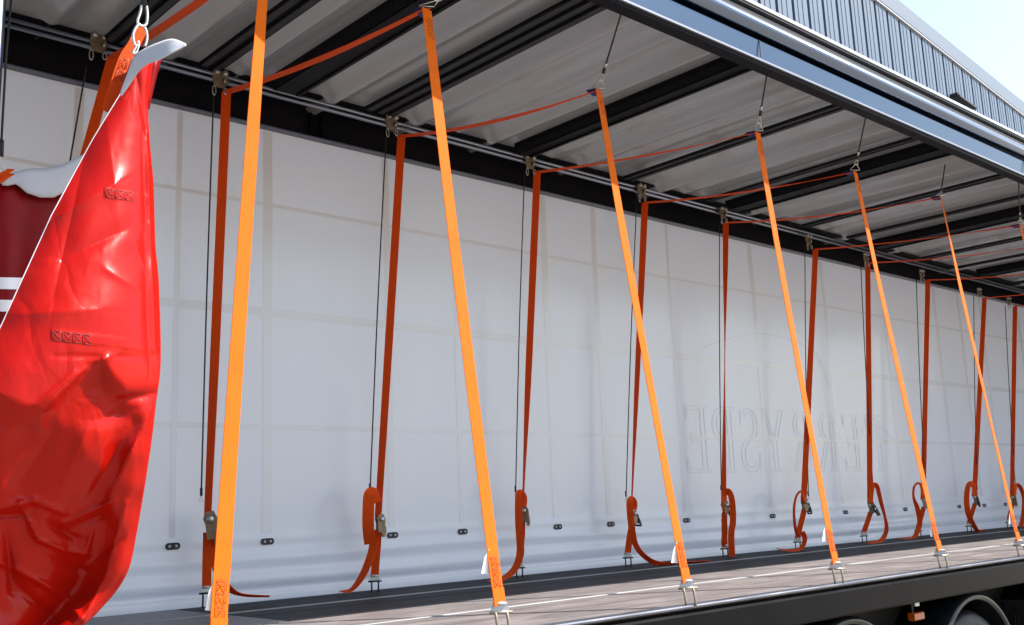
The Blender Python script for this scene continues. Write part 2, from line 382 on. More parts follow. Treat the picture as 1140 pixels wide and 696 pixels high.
# chassis
b = MB()
for y in (3.62, 4.48): b.box(X0 + .3, X1 - .1, y, y + .14, z(-.55), z(-.06))
for i in range(24): b.box(X0 + .2 + i * .6, X0 + .26 + i * .6, 2.965, 5.25, z(-.16), z(-.062))
b.build('chassis', M['chassis'], tr)
b = MB(); b.box(X0 + .2, X1 - .2, 3.3, 3.32, z(-.5), z(-.161)); b.build('chassis_skirt', M['chassis'], tr)
def wheel(x, y0, sgn):
    c = (x, y0, .49)
    b = MB()
    b.lathe([(.30, .05), (.38, .035), (.41, .03), (.425, .037), (.45, .045), (.465, .057), (.48, .08), (.485, .13), (.485, .30), (.465, .37), (.38, .395), (.30, .38)], c)
    t = b.build('tyre', M['rubber'], tr)
    r = MB(); r.lathe([(.0, .10), (.14, .10), (.16, .03), (.2, .03), (.22, .14), (.27, .17), (.29, .06), (.305, .055), (.31, .07), (.30, .3)], c); rm = r.build('rim', M['rimdark'], t)
    tp = MB(); tp.lathe([(.355, -.006), (.36, -.012), (.37, -.006)], c)
for x in (4.98, 6.42, 7.86):
    wheel(x, 2.97, -1); 
    b = MB(); b.tube([(x, 3.1, .49), (x, 5.2, .49)], .07, 12); b.build('axle', M['chassis'], tr)
    b = MB(); b.lathe([(.30, .0), (.42, -.012), (.46, 0), (.485, .03), (.485, .27), (.42, .385), (.30, .37)], (x, 4.86, .49)); b.build('tyre', M['rubber'], tr)
    # mudguard hoop over each wheel
    m_ = MB(); rows = []
    for i in range(33):
        a = math.radians(12 + i * 156 / 32)
        rows.append([(x + (.53 + dz) * math.cos(a), yv, .54 + (.53 + dz) * math.sin(a)) for yv, dz in ((2.985, -.035), (2.972, -.03), (2.966, -.018), (2.970, -.004), (2.985, .004), (3.02, .006), (3.40, .006))])
    m_.grid(rows); m_.build('mudguard', M['guard'], tr, solid=.004)
# marker light hanging below the side rail, reflector, mud flap with bristles
ml = MB()
p = aty(1020, 669, 2.955); ml.box(p.x - .022, p.x + .022, 2.95, 2.958, p.z - .028, p.z + .028); mlo = ml.build('marker_bracket', M['clear'], tr)
p = aty(1021, 686, 2.96); ml = MB(); ml.box(p.x - .055, p.x + .055, 2.945, 2.985, p.z - .022, p.z + .022, bev=.006); ml.build('marker_light', M['amber'], mlo)
b = MB(); b.box(p.x - .01, p.x + .01, 2.981, 2.99, p.z - .0, p.z + .13); b.build('marker_arm', M['chassis'], mlo)
b = MB(); b.plate([(7.35, 2.98, .95), (7.35, 3.42, .95), (7.38, 3.42, .3), (7.38, 2.98, .3)], (1, 0, 0), .012)
for i in range(70):
    y = 2.98 + random.random() * .42; b.tube([(7.33, y, .95 - random.random() * .5), (7.32, y + random.uniform(-.01, .01), .35 + random.random() * .4)], .003, 4)
b.build('mud_flap', M['rubber'], tr)
# front bulkhead and rear door
b = MB(); b.box(X0 - .05, X0 - .002, 2.95, 5.3, z(-.16), z(2.95)); b.build('front_wall', M['whitepaint'], tr)
b = MB(); b.box(X1 + .002, X1 + .05, 2.95, 5.3, z(-.16), z(2.95)); b.build('rear_door', M['whitepvc'], tr)
# near cant rail, outer face towards the camera
def sweep(name, prof, m, sm=False):
    b = MB(); b.prism([(y, z(h)) for y, h in prof], X0, X1, sm); return b.build(name, m, tr)
sweep('roof_rail_lip', [(2.910, 2.682), (2.965, 2.682), (2.965, 2.703), (2.905, 2.703), (2.905, 2.687)], M['beam'])
sweep('roof_rail_bead', [(2.893, 2.706), (2.954, 2.706), (2.954, 2.720), (2.899, 2.720), (2.893, 2.717)], M['alubright'])
sweep('roof_rail_face', [(2.912, 2.730), (2.954, 2.730), (2.954, 2.826), (2.902, 2.826)], M['alu'])
sweep('roof_rail_core', [(2.955, 2.704), (2.975, 2.704), (2.975, 3.019), (2.955, 3.019)], M['slot'])
arc = [(2.94 - .075 * math.sin(math.radians(a)), 2.905 - .042 * math.cos(math.radians(a))) for a in range(0, 171, 10)]
sweep('roof_rail_round', [(2.953, 2.863)] + arc + [(2.953, 2.947)], M['round'], True)
sweep('roof_rail_trim', [(2.905, 2.948), (2.953, 2.948), (2.953, 2.960), (2.905, 2.960)], M['alubright'])
sweep('roof_rail_channel', [(2.925, 2.962), (2.953, 2.962), (2.953, 3.0), (2.925, 3.0)], M['grey'])
sweep('roof_gutter', [(2.893, 3.020), (3.02, 3.026), (3.02, 3.044), (2.893, 3.040)], M['whitepaint'])
sweep('gutter_dark_strip', [(2.898, 3.006), (2.954, 3.006), (2.954, 3.018), (2.898, 3.018)], M['slot'])  # added black strip keeps the gutter underside dark against bounced ground light
# joints in the rail face
for x in (4.52, 7.9, 11.3):
    b = MB(); b.box(x, x + .004, 2.897, 2.901, z(2.731), z(2.825)); b.build('rail_joint', M['slot'], tr)
# far cant rail: dark cornice plus flange
sweep('rear_cornice', [(5.235, 2.705), (5.29, 2.705), (5.29, 3.0), (5.235, 3.0)], M['beam'])
sweep('rear_cornice_lip', [(5.222, 2.700), (5.30, 2.700), (5.30, 2.706), (5.222, 2.706)], M['trim'])
sweep('rear_flange', [(5.02, 2.872), (5.233, 2.872), (5.233, 2.884), (5.02, 2.884)], M['beam'])
for u, v in ((350, 140), (362, 143)):
    b = MB(); p = aty(u, v, 5.2); b.box(p.x - .02, p.x + .02, 5.21, 5.233, z(2.713), z(2.871)); b.build('cornice_bracket', M['black'], tr)
# roof tarpaulin, folded between the bows
bows = [(1.05, 1.33), (2.70, 2.99), (4.56, 4.81), (6.93, 7.25), (9.27, 9.60), (11.6, 11.9), (13.7, 14.0)]
thin = [(.2, .3), (1.85, 1.95), (2.36, 2.47), (3.42, 3.62), (5.74, 5.84), (6.74, 6.80), (8.14, 8.23), (8.9, 8.95), (10.4, 10.5), (11.2, 11.25), (12.7, 12.8)]
folds = [1.6, 2.2, 2.62, 3.22, 3.85, 4.20, 4.48, 5.05, 5.35, 6.25, 6.55, 7.5, 7.8, 8.6, 9.0, 10.0, 10.8, 11.4, 12.2, 13.1]
def roofz(x, y):
    h = 2.90
    for i, f in enumerate(folds):
        d = x - f; s_ = (.055, .08, .045)[i % 3]
        h -= (.040 + .018 * math.sin(i * 2.3)) * math.exp(-(d / s_) ** 2) * (1 + .15 * math.sin(y * .9 + i))
        h += .024 * math.exp(-((d - .13) / .05) ** 2) * (.7 + .2 * math.sin(y * .8 + i * 1.7))
    h += .006 * math.sin(x * 9 + .4 * math.sin(y * 1.1)) + .003 * math.sin(x * 21 + .3 * y)
    h += .0015 * math.sin(y * 3.3 + x * 2.2)
    return z(h)
b = MB(); nx = 900
b.grid([[(X0 + (X1 - X0) * i / nx, 2.977 + (5.232 - 2.977) * j / 26, roofz(X0 + (X1 - X0) * i / nx, 2.977 + 2.25 * j / 26)) for j in range(27)] for i in range(nx + 1)])
b.build('roof_tarpaulin', M['roofsheet'], tr)
for a, c_ in bows:
    b = MB()
    # deep inverted channel, sides slightly splayed
    for y0, y1 in ((2.978, 4.95),):
        o = len(b.v)
        a += .07; pr = [(a, 2.845), (a + .02, 2.812), (c_ - .02, 2.812), (c_, 2.845), (c_, 2.878), (a, 2.878)]
        for y in (y0, y1):
            for (x, h) in pr: b.v.append(Vector((x, y, z(h))))
        n = len(pr)
        for i in range(n): b.face((o + i, o + (i + 1) % n, o + n + (i + 1) % n, o + n + i))
        b.face([o + i for i in range(n)]); b.face([o + n + i for i in range(n)])
        b.box(a + .03, a + .05, y0, y1, z(2.803), z(2.811)); b.box(c_ - .05, c_ - .03, y0, y1, z(2.803), z(2.811))
    b.build('roof_bow', M['beam'], tr)
for a, c_ in thin:
    b = MB(); n = 3 if c_ - a > .15 else 2
    w_ = (c_ - a) / (n * 2 - 1)
    for i in range(n): b.box(a + i * 2 * w_, a + (i * 2 + 1) * w_, 2.978, 4.95, z(2.832), z(2.845))
    ob = b.build('roof_slat', M['slot'], tr)
    b = MB(); b.box(a - .01, c_ + .02, 2.978, 4.95, z(2.846), z(2.852)); b.build('slat_backing', M['beam'], ob)
# lashing track: twin tubes along the far side
b = MB(); b.tube([(X0, 5.0, z(2.835)), (X1, 5.0, z(2.79))], .0115, 12); b.build('track_tube', M['alusatin'], tr)
b = MB(); b.tube([(X0, 5.008, z(2.808)), (X1, 5.008, z(2.763))], .0115, 12); b.build('track_tube', M['alusatin'], tr)

# ---------------------------------------------------------------- far white curtain
cu = thing('white_side_curtain', 'closed white fabric curtain along the far side of the trailer, with grid seams', 'curtain', (7, 5.3, D))
def cy_(x, h):
    y = 5.285
    if h < .42:
        y -= .016 * math.exp(-((h - .235 - .012 * math.sin(x * 1.7)) / .040) ** 2) * (1 + .3 * math.sin(x * 2.3))
        y -= .020 * math.exp(-((h - .125 - .01 * math.sin(x * 1.1 + 1)) / .038) ** 2) * (1 + .3 * math.sin(x * 1.9 + 2))
        y -= .006 * math.exp(-((h - .33) / .03) ** 2)
        y += .012 * math.exp(-((h - .065) / .018) ** 2)
    y += .008 * math.sin(x * 1.35) * sstep(0, .5, h) * sstep(2.75, 2.2, h) + .0018 * math.sin(x * 5.2 + h * 1.3) + .0008 * math.sin(x * 11 + .6 * h)
    for i in range(6): y += .002 * math.exp(-((x - (3.1 + i * 2.1) - .25 * h) / .07) ** 2)
    return y
b = MB(); hs = [-.12 + .012 * i for i in range(50)]; h = hs[-1]
while h < 2.70: h += .06; hs.append(min(h, 2.72))
b.grid([[(X0 + .02 + 14.4 * i / 420, cy_(X0 + .02 + 14.4 * i / 420, h), z(h)) for i in range(421)] for h in hs])
b.build('curtain_fabric', M['curtain'], cu)
EX = [1.85, 2.402, 2.945, 3.788, 4.336, 5.199, 5.741, 6.614, 7.773, 8.95, 10.109, 11.27, 11.86, 12.42, 13.5]
for h0, wd_ in ((1.60, .050), (2.24, .022), (.945, .030)):
    b = MB(); b.grid([[(X0 + .05 + 14.3 * i / 300, cy_(X0 + .05 + 14.3 * i / 300, h) - .0025, z(h)) for i in range(301)] for h in (h0 - wd_ / 2, h0 + wd_ / 2)])
    b.build('horizontal_weld_strip', M['band'], cu)
for i, x in enumerate(EX):
    b = MB(); wd_ = (.05, .03, .06)[i % 3]
    b.grid([[(x + dx, cy_(x + dx, h) - .0015, z(h)) for dx in (-wd_ / 2, 0, wd_ / 2)] for h in [.36 + 2.33 * k / 30 for k in range(31)]])
    b.build('vertical_weld_strip', M['band'], cu)
for x in EX[1:]:
    h0 = .318 - (x - 2.4) * .006; b = MB(); y = cy_(x, h0) - .004
    pts = [(x + math.copysign(.022, math.cos(a)) + .018 * math.cos(a), y, z(h0) + .018 * math.sin(a)) for a in [math.radians(t + 5) for t in range(0, 360, 20)]]
    b.plate(pts, (0, -1, 0), .004); e = b.build('eyelet_plate', M['slot'], cu)
    for dx in (-.018, .018):
        b = MB(); b.lathe([(.0, -.0062), (.007, -.0062), (.008, -.004)], (x + dx, y, z(h0)), 'y', 10); b.build('rivet', M['whitepaint'], e)
b = MB(); b.grid([[(X0 + .05 + 14.3 * i / 300, cy_(X0 + .05 + 14.3 * i / 300, h) - .003, z(h)) for i in range(301)] for h in (.045, .052)]); b.build('hem_line', M['band'], cu)
# mirrored lettering showing through from the outside: outline serif capitals
def stroke(mb, pts, wd_=.011):
    for (p, q) in zip(pts, pts[1:]):
        n = max(1, int(math.dist(p, q) / .06))
        for k in range(n):
            a = (lerp(p[0], q[0], k / n), lerp(p[1], q[1], k / n)); c_ = (lerp(p[0], q[0], (k + 1) / n), lerp(p[1], q[1], (k + 1) / n))
            d = Vector((c_[0] - a[0], c_[1] - a[1])).normalized() * wd_ / 2; nn = Vector((-d.y, d.x))
            o = len(mb.v)
            for (s_, t_) in ((a, -1), (a, 1), (c_, 1), (c_, -1)):
                x = s_[0] + nn.x * t_; h = s_[1] + nn.y * t_; mb.v.append(Vector((x, cy_(x, h) - .0032, z(h))))
            mb.face((o, o + 1, o + 2, o + 3))
def ell(cx, cy, rx, ry, a0, a1, n=18): return [(cx + rx * math.cos(math.radians(lerp(a0, a1, i / n))), cy + ry * math.sin(math.radians(lerp(a0, a1, i / n)))) for i in range(n + 1)]
def glyph(ch):   # unmirrored outline strokes in a unit box 0.7 wide, 1 high
    st = [[(.12, .03), (.12, .97)], [(.24, .03), (.24, .97)], [(.02, .0), (.34, .0), (.34, .03), (.02, .03)], [(.02, 1), (.02, .97)]]
    if ch == 'F': return st + [[(.02, 1), (.66, 1), (.66, .8)], [(.24, .94), (.60, .94), (.64, .8)], [(.24, .54), (.5, .54)], [(.24, .49), (.5, .49)], [(.5, .62), (.5, .42)]]
    if ch == 'E': return st + [[(.02, 1), (.64, 1), (.64, .8)], [(.24, .94), (.58, .94), (.62, .8)], [(.24, .54), (.5, .54)], [(.24, .49), (.5, .49)], [(.02, 0), (.66, 0), (.68, .22)], [(.24, .06), (.58, .06), (.66, .22)], [(.5, .62), (.5, .42)]]
    if ch == 'P': return st + [[(.02, 1), (.36, 1)] + ell(.36, .73, .30, .27, 90, -90) + [(.24, .46)], [(.24, .94), (.34, .94)] + ell(.34, .73, .2, .21, 90, -90) + [(.24, .52)]]
    if ch == 'R': return st + [[(.02, 1), (.34, 1)] + ell(.34, .75, .28, .25, 90, -90) + [(.24, .5)], [(.24, .94), (.32, .94)] + ell(.32, .75, .19, .19, 90, -90) + [(.24, .56)], [(.34, .5), (.6, .0), (.74, 0)], [(.44, .52), (.68, .05)]]
    if ch == 'Y': return [[(.30, 0), (.30, .44), (.02, 1)], [(.42, 0), (.42, .44), (.68, 1)], [(.14, 1), (.38, .5)], [(.36, .5), (.60, 1)], [(.2, 0), (.52, 0), (.52, .03), (.2, .03)], [(-.02, 1), (.24, 1)], [(.5, 1), (.76, 1)]]
    if ch == 'S': return [ell(.36, .75, .25, .25, 30, 250) + ell(.36, .26, .27, .26, 80, -150), ell(.36, .75, .15, .19, 40, 250) + ell(.36, .26, .16, .19, 80, -140), [(.6, .97), (.6, .74)], [(.1, .03), (.1, .3)]]
let = MB()
xs = [9.82, 9.38, 8.95, 8.52, 8.08, 7.72, 7.36, 7.0]
for ch, xr in zip('FERRYSPE', xs):
    base = .66; hgt = .54; one = MB()
    for pl in glyph(ch): stroke(one, [(xr - px * .48, base + py * hgt) for px, py in pl])
    one.build('letter', M['ink'], cu)
stroke(let, [(xs[0] + .25 - .9 * t, .93 + .22 * math.sin(math.pi * t) * (1 - .4 * t)) for t in [i / 16 for i in range(17)]], .009)
let.build('swoosh', M['ink'], cu); let = MB()
stroke(let, [(7.0 + 1.75 * t, 1.66 + .22 * math.sin(math.pi * (t * .8 + .05))) for t in [i / 24 for i in range(25)]], .010)
let.build('swoosh', M['ink'], cu); let = MB()
stroke(let, [(8.4 + .5 * t, 1.95 - .5 * t * t) for t in [i / 12 for i in range(13)]], .010)
let.build('swoosh', M['ink'], cu)

# ---------------------------------------------------------------- straps
def leg(mb, a, b_, twist, width=.05, n=24, sag=None, base=Vector((1, 0, 0))):
    """webbing from a to b; twist = list of angles (deg) about its length"""
    pts = []; wd_ = []
    ax = (b_ - a).normalized()
    if base is None:                        # webbing turned square to the near side's open view
        vw = (a.lerp(b_, .5) - EYE); base = vw.cross(Vector((0, 0, 1)))
    W0 = (base - ax * base.dot(ax)).normalized()
    for i in range(n + 1):
        t = i / n; p = a.lerp(b_, t)
        if sag: p = p + Vector(sag) * (4 * t * (1 - t))
        k = t * (len(twist) - 1); j = min(int(k), len(twist) - 2); an = math.radians(lerp(twist[j], twist[j + 1], sstep(0, 1, k - j)))
        pts.append(p); wd_.append(Matrix.Rotation(an, 3, ax) @ W0)
    mb.ribbon(pts, wd_, width)
def path(mb, px, y, twist, width=.048, th=.003, sub=7, floor=True):
    """webbing along image points carried to depth y; twist per control point"""
    P = []
    for i, (u, v) in enumerate(px):
        yi = y[i] if isinstance(y, (list, tuple)) else y
        p = aty(u, v, yi)
        if p.z < z(.006): p.z = z(.006)
        P.append(p)
    Q = smooth_pts(P, sub); n = len(Q); wd_ = []
    for i in range(n):
        k = i / (n - 1) * (len(twist) - 1); j = min(int(k), len(twist) - 2); an = math.radians(lerp(twist[j], twist[j + 1], k - j))
        t = (Q[min(i + 1, n - 1)] - Q[max(i - 1, 0)]).normalized()
        flat = Vector((1, 0, 0)) if abs(t.x) < .85 else Vector((0, 1, 0))
        face = t.cross(Q[i] - EYE).normalized(); edge = t.cross(face).normalized()   # 90 turns the face to the open side, 0 its edge
        wd_.append(face * math.sin(an) + edge * math.cos(an))
    mb.ribbon(Q, wd_, width, th)
def zigzag(mb, a, b_, W, width, off, n=3):
    ax = (b_ - a) / n; Wv = W * width / 2
    for i in range(n):
        p, q = a + ax * i + off, a + ax * (i + .9) + off
        for (s_, t_) in ((p - Wv, q + Wv), (p + Wv, q - Wv), (p - Wv, p + Wv), (p - Wv, q - Wv), (p + Wv, q + Wv)): mb.tube([s_, t_], .0009, 4)

def hook(parent, top, ax, name_scale=1.0, mats=('whitezinc', 'brass')):
    R3 = None
    """claw hook: zinc plate holding the webbing, cross bar and two prongs"""
    s_ = name_scale
    W = (top - EYE).cross(Vector((0, 0, 1))).lerp(Vector((1, 0, 0)), .7); W.z = 0; W.normalize(); N = Vector((W.y, -W.x, 0)); dn = ax.normalized()
    b = MB(); c0 = top
    pts = [c0 + W * .020 * s_ - dn * .012, c0 - W * .020 * s_ - dn * .012, c0 - W * .038 * s_ + dn * .016 * s_, c0 - W * .026 * s_ + dn * .036 * s_, c0 + W * .026 * s_ + dn * .036 * s_, c0 + W * .038 * s_ + dn * .016 * s_]
    b.plate(pts, N, .006); b.tube([c0 - W * .028 * s_ - dn * .004 + N * .006, c0 + W * .028 * s_ - dn * .004 + N * .006], .005, 8)
    hp = b.build('hook_plate', M[mats[0]], parent)
    b = MB(); c1 = c0 + dn * .030 * s_ + N * .008; b.tube([c1 - W * .048 * s_, c1 + W * .048 * s_], .0062 * s_, 10); b.build('hook_bar', M[mats[1]], hp)
    for k in (-1, 1):
        b = MB(); q = c1 + W * .024 * s_ * k
        b.tube(smooth_pts([q, q + dn * .02 * s_ + N * .006, q + dn * .05 * s_ + N * .006, q + dn * .078 * s_, q + dn * .085 * s_ - N * .02], 4), .0062 * s_, 8)
        b.build('hook_prong', M[mats[1]], hp)

def ratchet(parent, c, ang=0, openh=0, s_=1.0, tilt=0):
    R = Matrix.Rotation(math.radians(ang), 3, 'Y') @ Matrix.Rotation(math.radians(tilt), 3, 'Z')
    def T(x, y, zz): return c + R @ Vector((x * s_, y * s_, zz * s_))
    b = MB()
    for k in (-1, 1):
        prof = [(-.012, -.055), (.014, -.055), (.018, .0), (.026, .022), (.014, .048), (-.010, .050), (-.024, .02)]
        b.plate([T(k * .028, y - .012, h) for y, h in prof], R @ Vector((1, 0, 0)), .003)
    b.tube([T(-.032, -.012, -.045), T(.034, -.012, -.045)], .005 * s_, 8)
    bo = b.build('ratchet_body', M['bronze'], parent)
    b = MB(); b.tube([T(-.036, -.012, .02), T(.038, -.012, .02)], .013 * s_, 12); b.build('ratchet_spool', M['brass'], bo)
    b = MB()
    for k in (-1, 1):
        b.plate([T(k * .033, -.020, .035), T(k * .033, -.034, .02), T(k * .030, -.040 - openh, -.07), T(k * .030, -.026 - openh, -.075)], R @ Vector((1, 0, 0)), .0025)
    b.tube([T(-.031, -.034 - openh, -.072), T(.033, -.034 - openh, -.072)], .007 * s_, 8)
    b.plate([T(-.03, -.039 - openh * .4, -.02), T(.032, -.039 - openh * .4, -.02), T(.032, -.042 - openh * .8, -.06), T(-.03, -.042 - openh * .8, -.06)], R @ Vector((0, -1, 0)), .002)
    b.build('ratchet_handle', M['bronze'] if openh == 0 else M['slot'], bo)
    for k in (-1, 1):
        b = MB(); b.lathe([(0, -.004), (.013, -.004), (.014, 0), (.013, .004), (0, .004)], (0, 0, 0), 'y', 14)
        b.v = [T(k * .040, -.012, .02) + R @ (Matrix.Rotation(math.radians(90), 3, 'Z') @ v * s_) for v in b.v]
        b.build('ratchet_cog', M['zinc'], bo)

# rear top (px), rear ratchet (px), rear hook (px), front top (x,y,z), front foot x
SP = [
 dict(rt=(125, 65), rb=(62, 300), hk=(40, 690), ft=(1.775, 3.20, 2.50), fx=1.478, tw=[0, 0], lab='nearest orange strap, widest, right beside the red curtain'),
 dict(rt=(252, 103), rb=(231, 584), hk=(230, 655), ft=(2.54, 3.22, 2.52), fx=2.575, tw=[0, 15, 45], lab='orange strap whose closed bronze ratchet hangs behind the widest strap'),
 dict(rt=(447, 152), rb=(421, 582), hk=(417, 645), ft=(3.70, 3.32, 2.48), fx=3.646, tw=[0, 20, 40], lab='orange strap with a wide folded tail bundled left of its ratchet'),
 dict(rt=(598, 192), rb=(582, 572), hk=(578, 638), ft=(4.86, 3.18, 2.47), fx=4.84, tw=[0, 25, 78], lab='orange strap whose rear tail hangs flat and curls left at the floor'),
 dict(rt=(718, 226), rb=(703, 575), hk=(699, 624), ft=(6.00, 3.23, 2.47), fx=5.965, tw=[0, 40, 80], lab='orange strap whose tail trails right across the dark deck strip'),
 dict(rt=(808, 248), rb=(806, 565), hk=(807, 613), ft=(7.05, 3.17, 2.47), fx=7.05, tw=[20, 84, 40], lab='orange strap pinched thin halfway down, long black ratchet handle below'),
 dict(rt=(908, 278), rb=(895, 562), hk=(888, 607), ft=(8.42, 3.18, 2.48), fx=8.35, tw=[0, 10, 0], lab='orange strap with a thin loop left of its ratchet and tail curling at the foot'),
 dict(rt=(966, 293), rb=(969, 565), hk=(962, 600), ft=(9.36, 3.2, 2.48), fx=9.3, tw=[20, 10, 10], lab='orange strap with a big tail loop bowed out to the right'),
 dict(rt=(1033, 312), rb=(1028, 560), hk=(1023, 598), ft=(10.6, 3.2, 2.48), fx=10.6, tw=[10, 20, 10], lab='orange strap with small left loop, behind the foot of a bright front strap'),
 dict(rt=(1096, 332), rb=(1085, 556), hk=(1079, 590), ft=(11.9, 3.2, 2.48), fx=11.9, tw=[10, 10, 10], lab='orange strap with wide doubled tail swinging right near the right picture edge'),
 dict(rt=(1130, 341), rb=(1127, 556), hk=(1124, 590), ft=(12.75, 3.2, 2.48), fx=12.75, tw=[10, 20, 30], lab='farthest orange strap in view, at the right picture edge'),
]
GR = 'orange ratchet lashing straps hanging along the trailer'
YR = 5.10
TAILS = {  # (image points, depth, twist along) ; twist 90 = face towards the near side
 1: [([(240, 590), (240, 630), (252, 652), (268, 662), (300, 664)], [5.09, 5.09, 5.07, 5.05, 5.0], [90, 80, 60, 20, 10], .04)],
 2: [([(419, 560), (415, 549), (411, 552), (410, 568), (410, 588), (412, 606)], [5.08, 5.08, 5.04, 5.02, 5.03, 5.06], [70, 75, 85, 88, 85, 80], .066), ([(417, 600), (413, 618), (404, 640), (392, 656), (380, 659)], 5.06, [70, 65, 50, 25, 10], .05)],
 3: [([(580, 575), (583, 556), (579, 549), (577.5, 556), (577.5, 580), (579, 604), (579, 618), (572, 635), (558, 645), (545, 648)], [5.1, 5.1, 5.07, 5.03, 5.03, 5.03, 5.03, 5.03, 5.01, 4.98], [80, 80, 80, 85, 85, 85, 80, 60, 30, 10], .048)],
 4: [([(702, 580), (706, 562), (703, 556), (701, 562), (703, 585), (707, 605), (716, 618), (731, 627), (752, 630), (790, 630)], [5.1, 5.1, 5.06, 5.03, 5.03, 5.03, 5.0, 4.97, 4.92, 4.85], [80, 85, 85, 85, 80, 55, 45, 45, 20, 5], .048)],
 5: [([(808, 570), (806, 552), (811, 547), (815, 558), (816, 580), (814, 595), (815, 620)], [5.08, 5.08, 5.04, 5.02, 5.02, 5.02, 5.02], [60, 60, 60, 70, 75, 80, 80], .05), ([(806, 578), (807, 590), (806, 604), (807, 606)], 5.1, [80, 80, 80, 80], .045)],
 6: [([(897, 560), (893, 548), (887, 552), (884, 566), (885, 585), (889, 598)], 5.07, [20, 20, 20, 25, 30, 60], .045), ([(893, 592), (896, 600), (893, 609), (884, 613), (871, 612), (866, 611)], [5.06, 5.04, 5.02, 5.0, 4.98, 4.98], [70, 60, 45, 25, 10, 10], .045)],
 7: [([(969, 560), (971, 543), (976, 541), (981, 560), (985, 575), (987, 588), (984, 598), (978, 606), (966, 606)], [5.08, 5.08, 5.06, 5.05, 5.04, 5.03, 5.02, 5.0, 4.98], [70, 70, 60, 50, 30, 50, 60, 45, 10], .045)],
 8: [([(1027, 552), (1024, 539), (1018, 542), (1017, 553), (1021, 565), (1024, 580), (1022, 590), (1017, 600), (1004, 601)], 5.08, [20, 20, 20, 25, 60, 80, 70, 40, 10], .05)],
 9: [([(1086, 552), (1083, 539), (1078, 541), (1076, 555), (1078, 572), (1084, 585), (1089, 592), (1095, 594)], 5.08, [60, 60, 60, 80, 80, 60, 40, 20], .055)],
 10: [([(1128, 556), (1131, 541), (1136, 543), (1140, 556), (1139, 575), (1137, 592)], 5.08, [50, 50, 60, 60, 70, 70], .05)],
}
for i, s_ in enumerate(SP):
    rt = aty(*s_['rt'], 5.0); rb = aty(*s_['rb'], YR); hk = aty(*s_['hk'], YR + .02)
    hk.z = max(z(.085), min(hk.z, z(.12)))
    ft = Vector((s_['ft'][0], s_['ft'][1], z(s_['ft'][2]))); ff = Vector((s_['fx'], 2.935, z(.100)))
    t = thing('lashing_strap', s_['lab'], 'strap', (hk.x, 4.0, D), GR)
    b = MB(); leg(b, rt, rb + Vector((0, 0, .03)), s_['tw'], base=None); b.build('rear_webbing', M['web'], t)
    b = MB()
    seg_top = rb + Vector((0, 0, -.04)); leg(b, seg_top, hk, [s_['tw'][-1] * .6, 10, 0], .046, 8, base=None); b.build('lower_webbing', M['web'], t)
    b = MB()  # run over the load space, lies flat and twists a little
    d0 = ft - rt
    leg(b, rt + Vector((0, 0, .002)), ft + Vector((0, 0, .002)), [-4, 6 - 2 * (i % 3), 22], .05, 30, sag=(0, 0, -.02 - .01 * (i % 3))); b.build('top_webbing', M['web'], t)
    b = MB(); leg(b, ft, ff, [(-20, -8, -12, -6, -8)[i % 5], -4, (-6, 0, -10)[i % 3], -4], .054 + .0012 * i if i else [lerp(.046, .056, k / 40) for k in range(41)], 40, sag=(.0, .006, 0)); b.build('front_webbing', M['web_sunlit'], t)
    # blue wear sleeve at the front bend
    b = MB(); dr = (rt - ft).normalized(); leg(b, ft + Vector((0, 0, -.004)), ft + dr * .065 + Vector((0, 0, -.004)), [20, 18], .054, 3)
    b.build('wear_sleeve', M['blue'], t)
    ax = (ff - ft).normalized()
    b = MB(); W = Vector((1, 0, 0)); zigzag(b, ft + ax * .05, ft + ax * .15, Matrix.Rotation(math.radians(-12), 3, 'Z') @ W, .03, Vector((0, -.004, 0)), 2)
    zigzag(b, ff - ax * .17, ff - ax * .055, W, .03, Vector((0, -.004, 0)), 3); b.build('stitching', M['stitch'], t)
    # doubled end of the webbing and hook
    b = MB(); leg(b, ff - ax * .06 + Vector((0, -.0035, 0)), ff + ax * .004 + Vector((0, -.0035, 0)), [0, 0], .054, 4); b.build('sewn_end', M['web_sunlit'], t)
    hook(t, ff, ax, .88)
    b = MB(); hx = ff - ax * (.14 + .03 * (i % 2)); sgn = -1
    sw = (.016, .026, .03, .034)[i % 4]
    b.plate([hx + Vector((-.018, .003, .03)), hx + Vector((-.028 - sw * .5, .004, -.0)), hx + Vector((-.030 - sw, .008, -.055)), hx + Vector((-.018, .004, -.06))], (0, -1, 0), .0012); b.build('care_tag', M['tag'], t)
    hook(t, hk, Vector((0, 0, -1)), .8, ('zinc', 'slot'))
    if i:
        ratchet(t, rb, (4, -3, 5, 0, -6, 0, 5, -4, 3, 6, 0)[i], (0, 0, 0, 0, .02, .03, .02, .035, .01, .01, 0)[i], 1.0 if i != 1 else 1.35, (60, 70, 40, 80, 60, 60, 10, 30, 15, 10, 20)[i - 1] if i != 0 else 0)
        for px, yy_, tw, wd_ in TAILS.get(i, []):
            b = MB(); path(b, px, yy_, tw, wd_); b.build('strap_tail', M['web'], t)

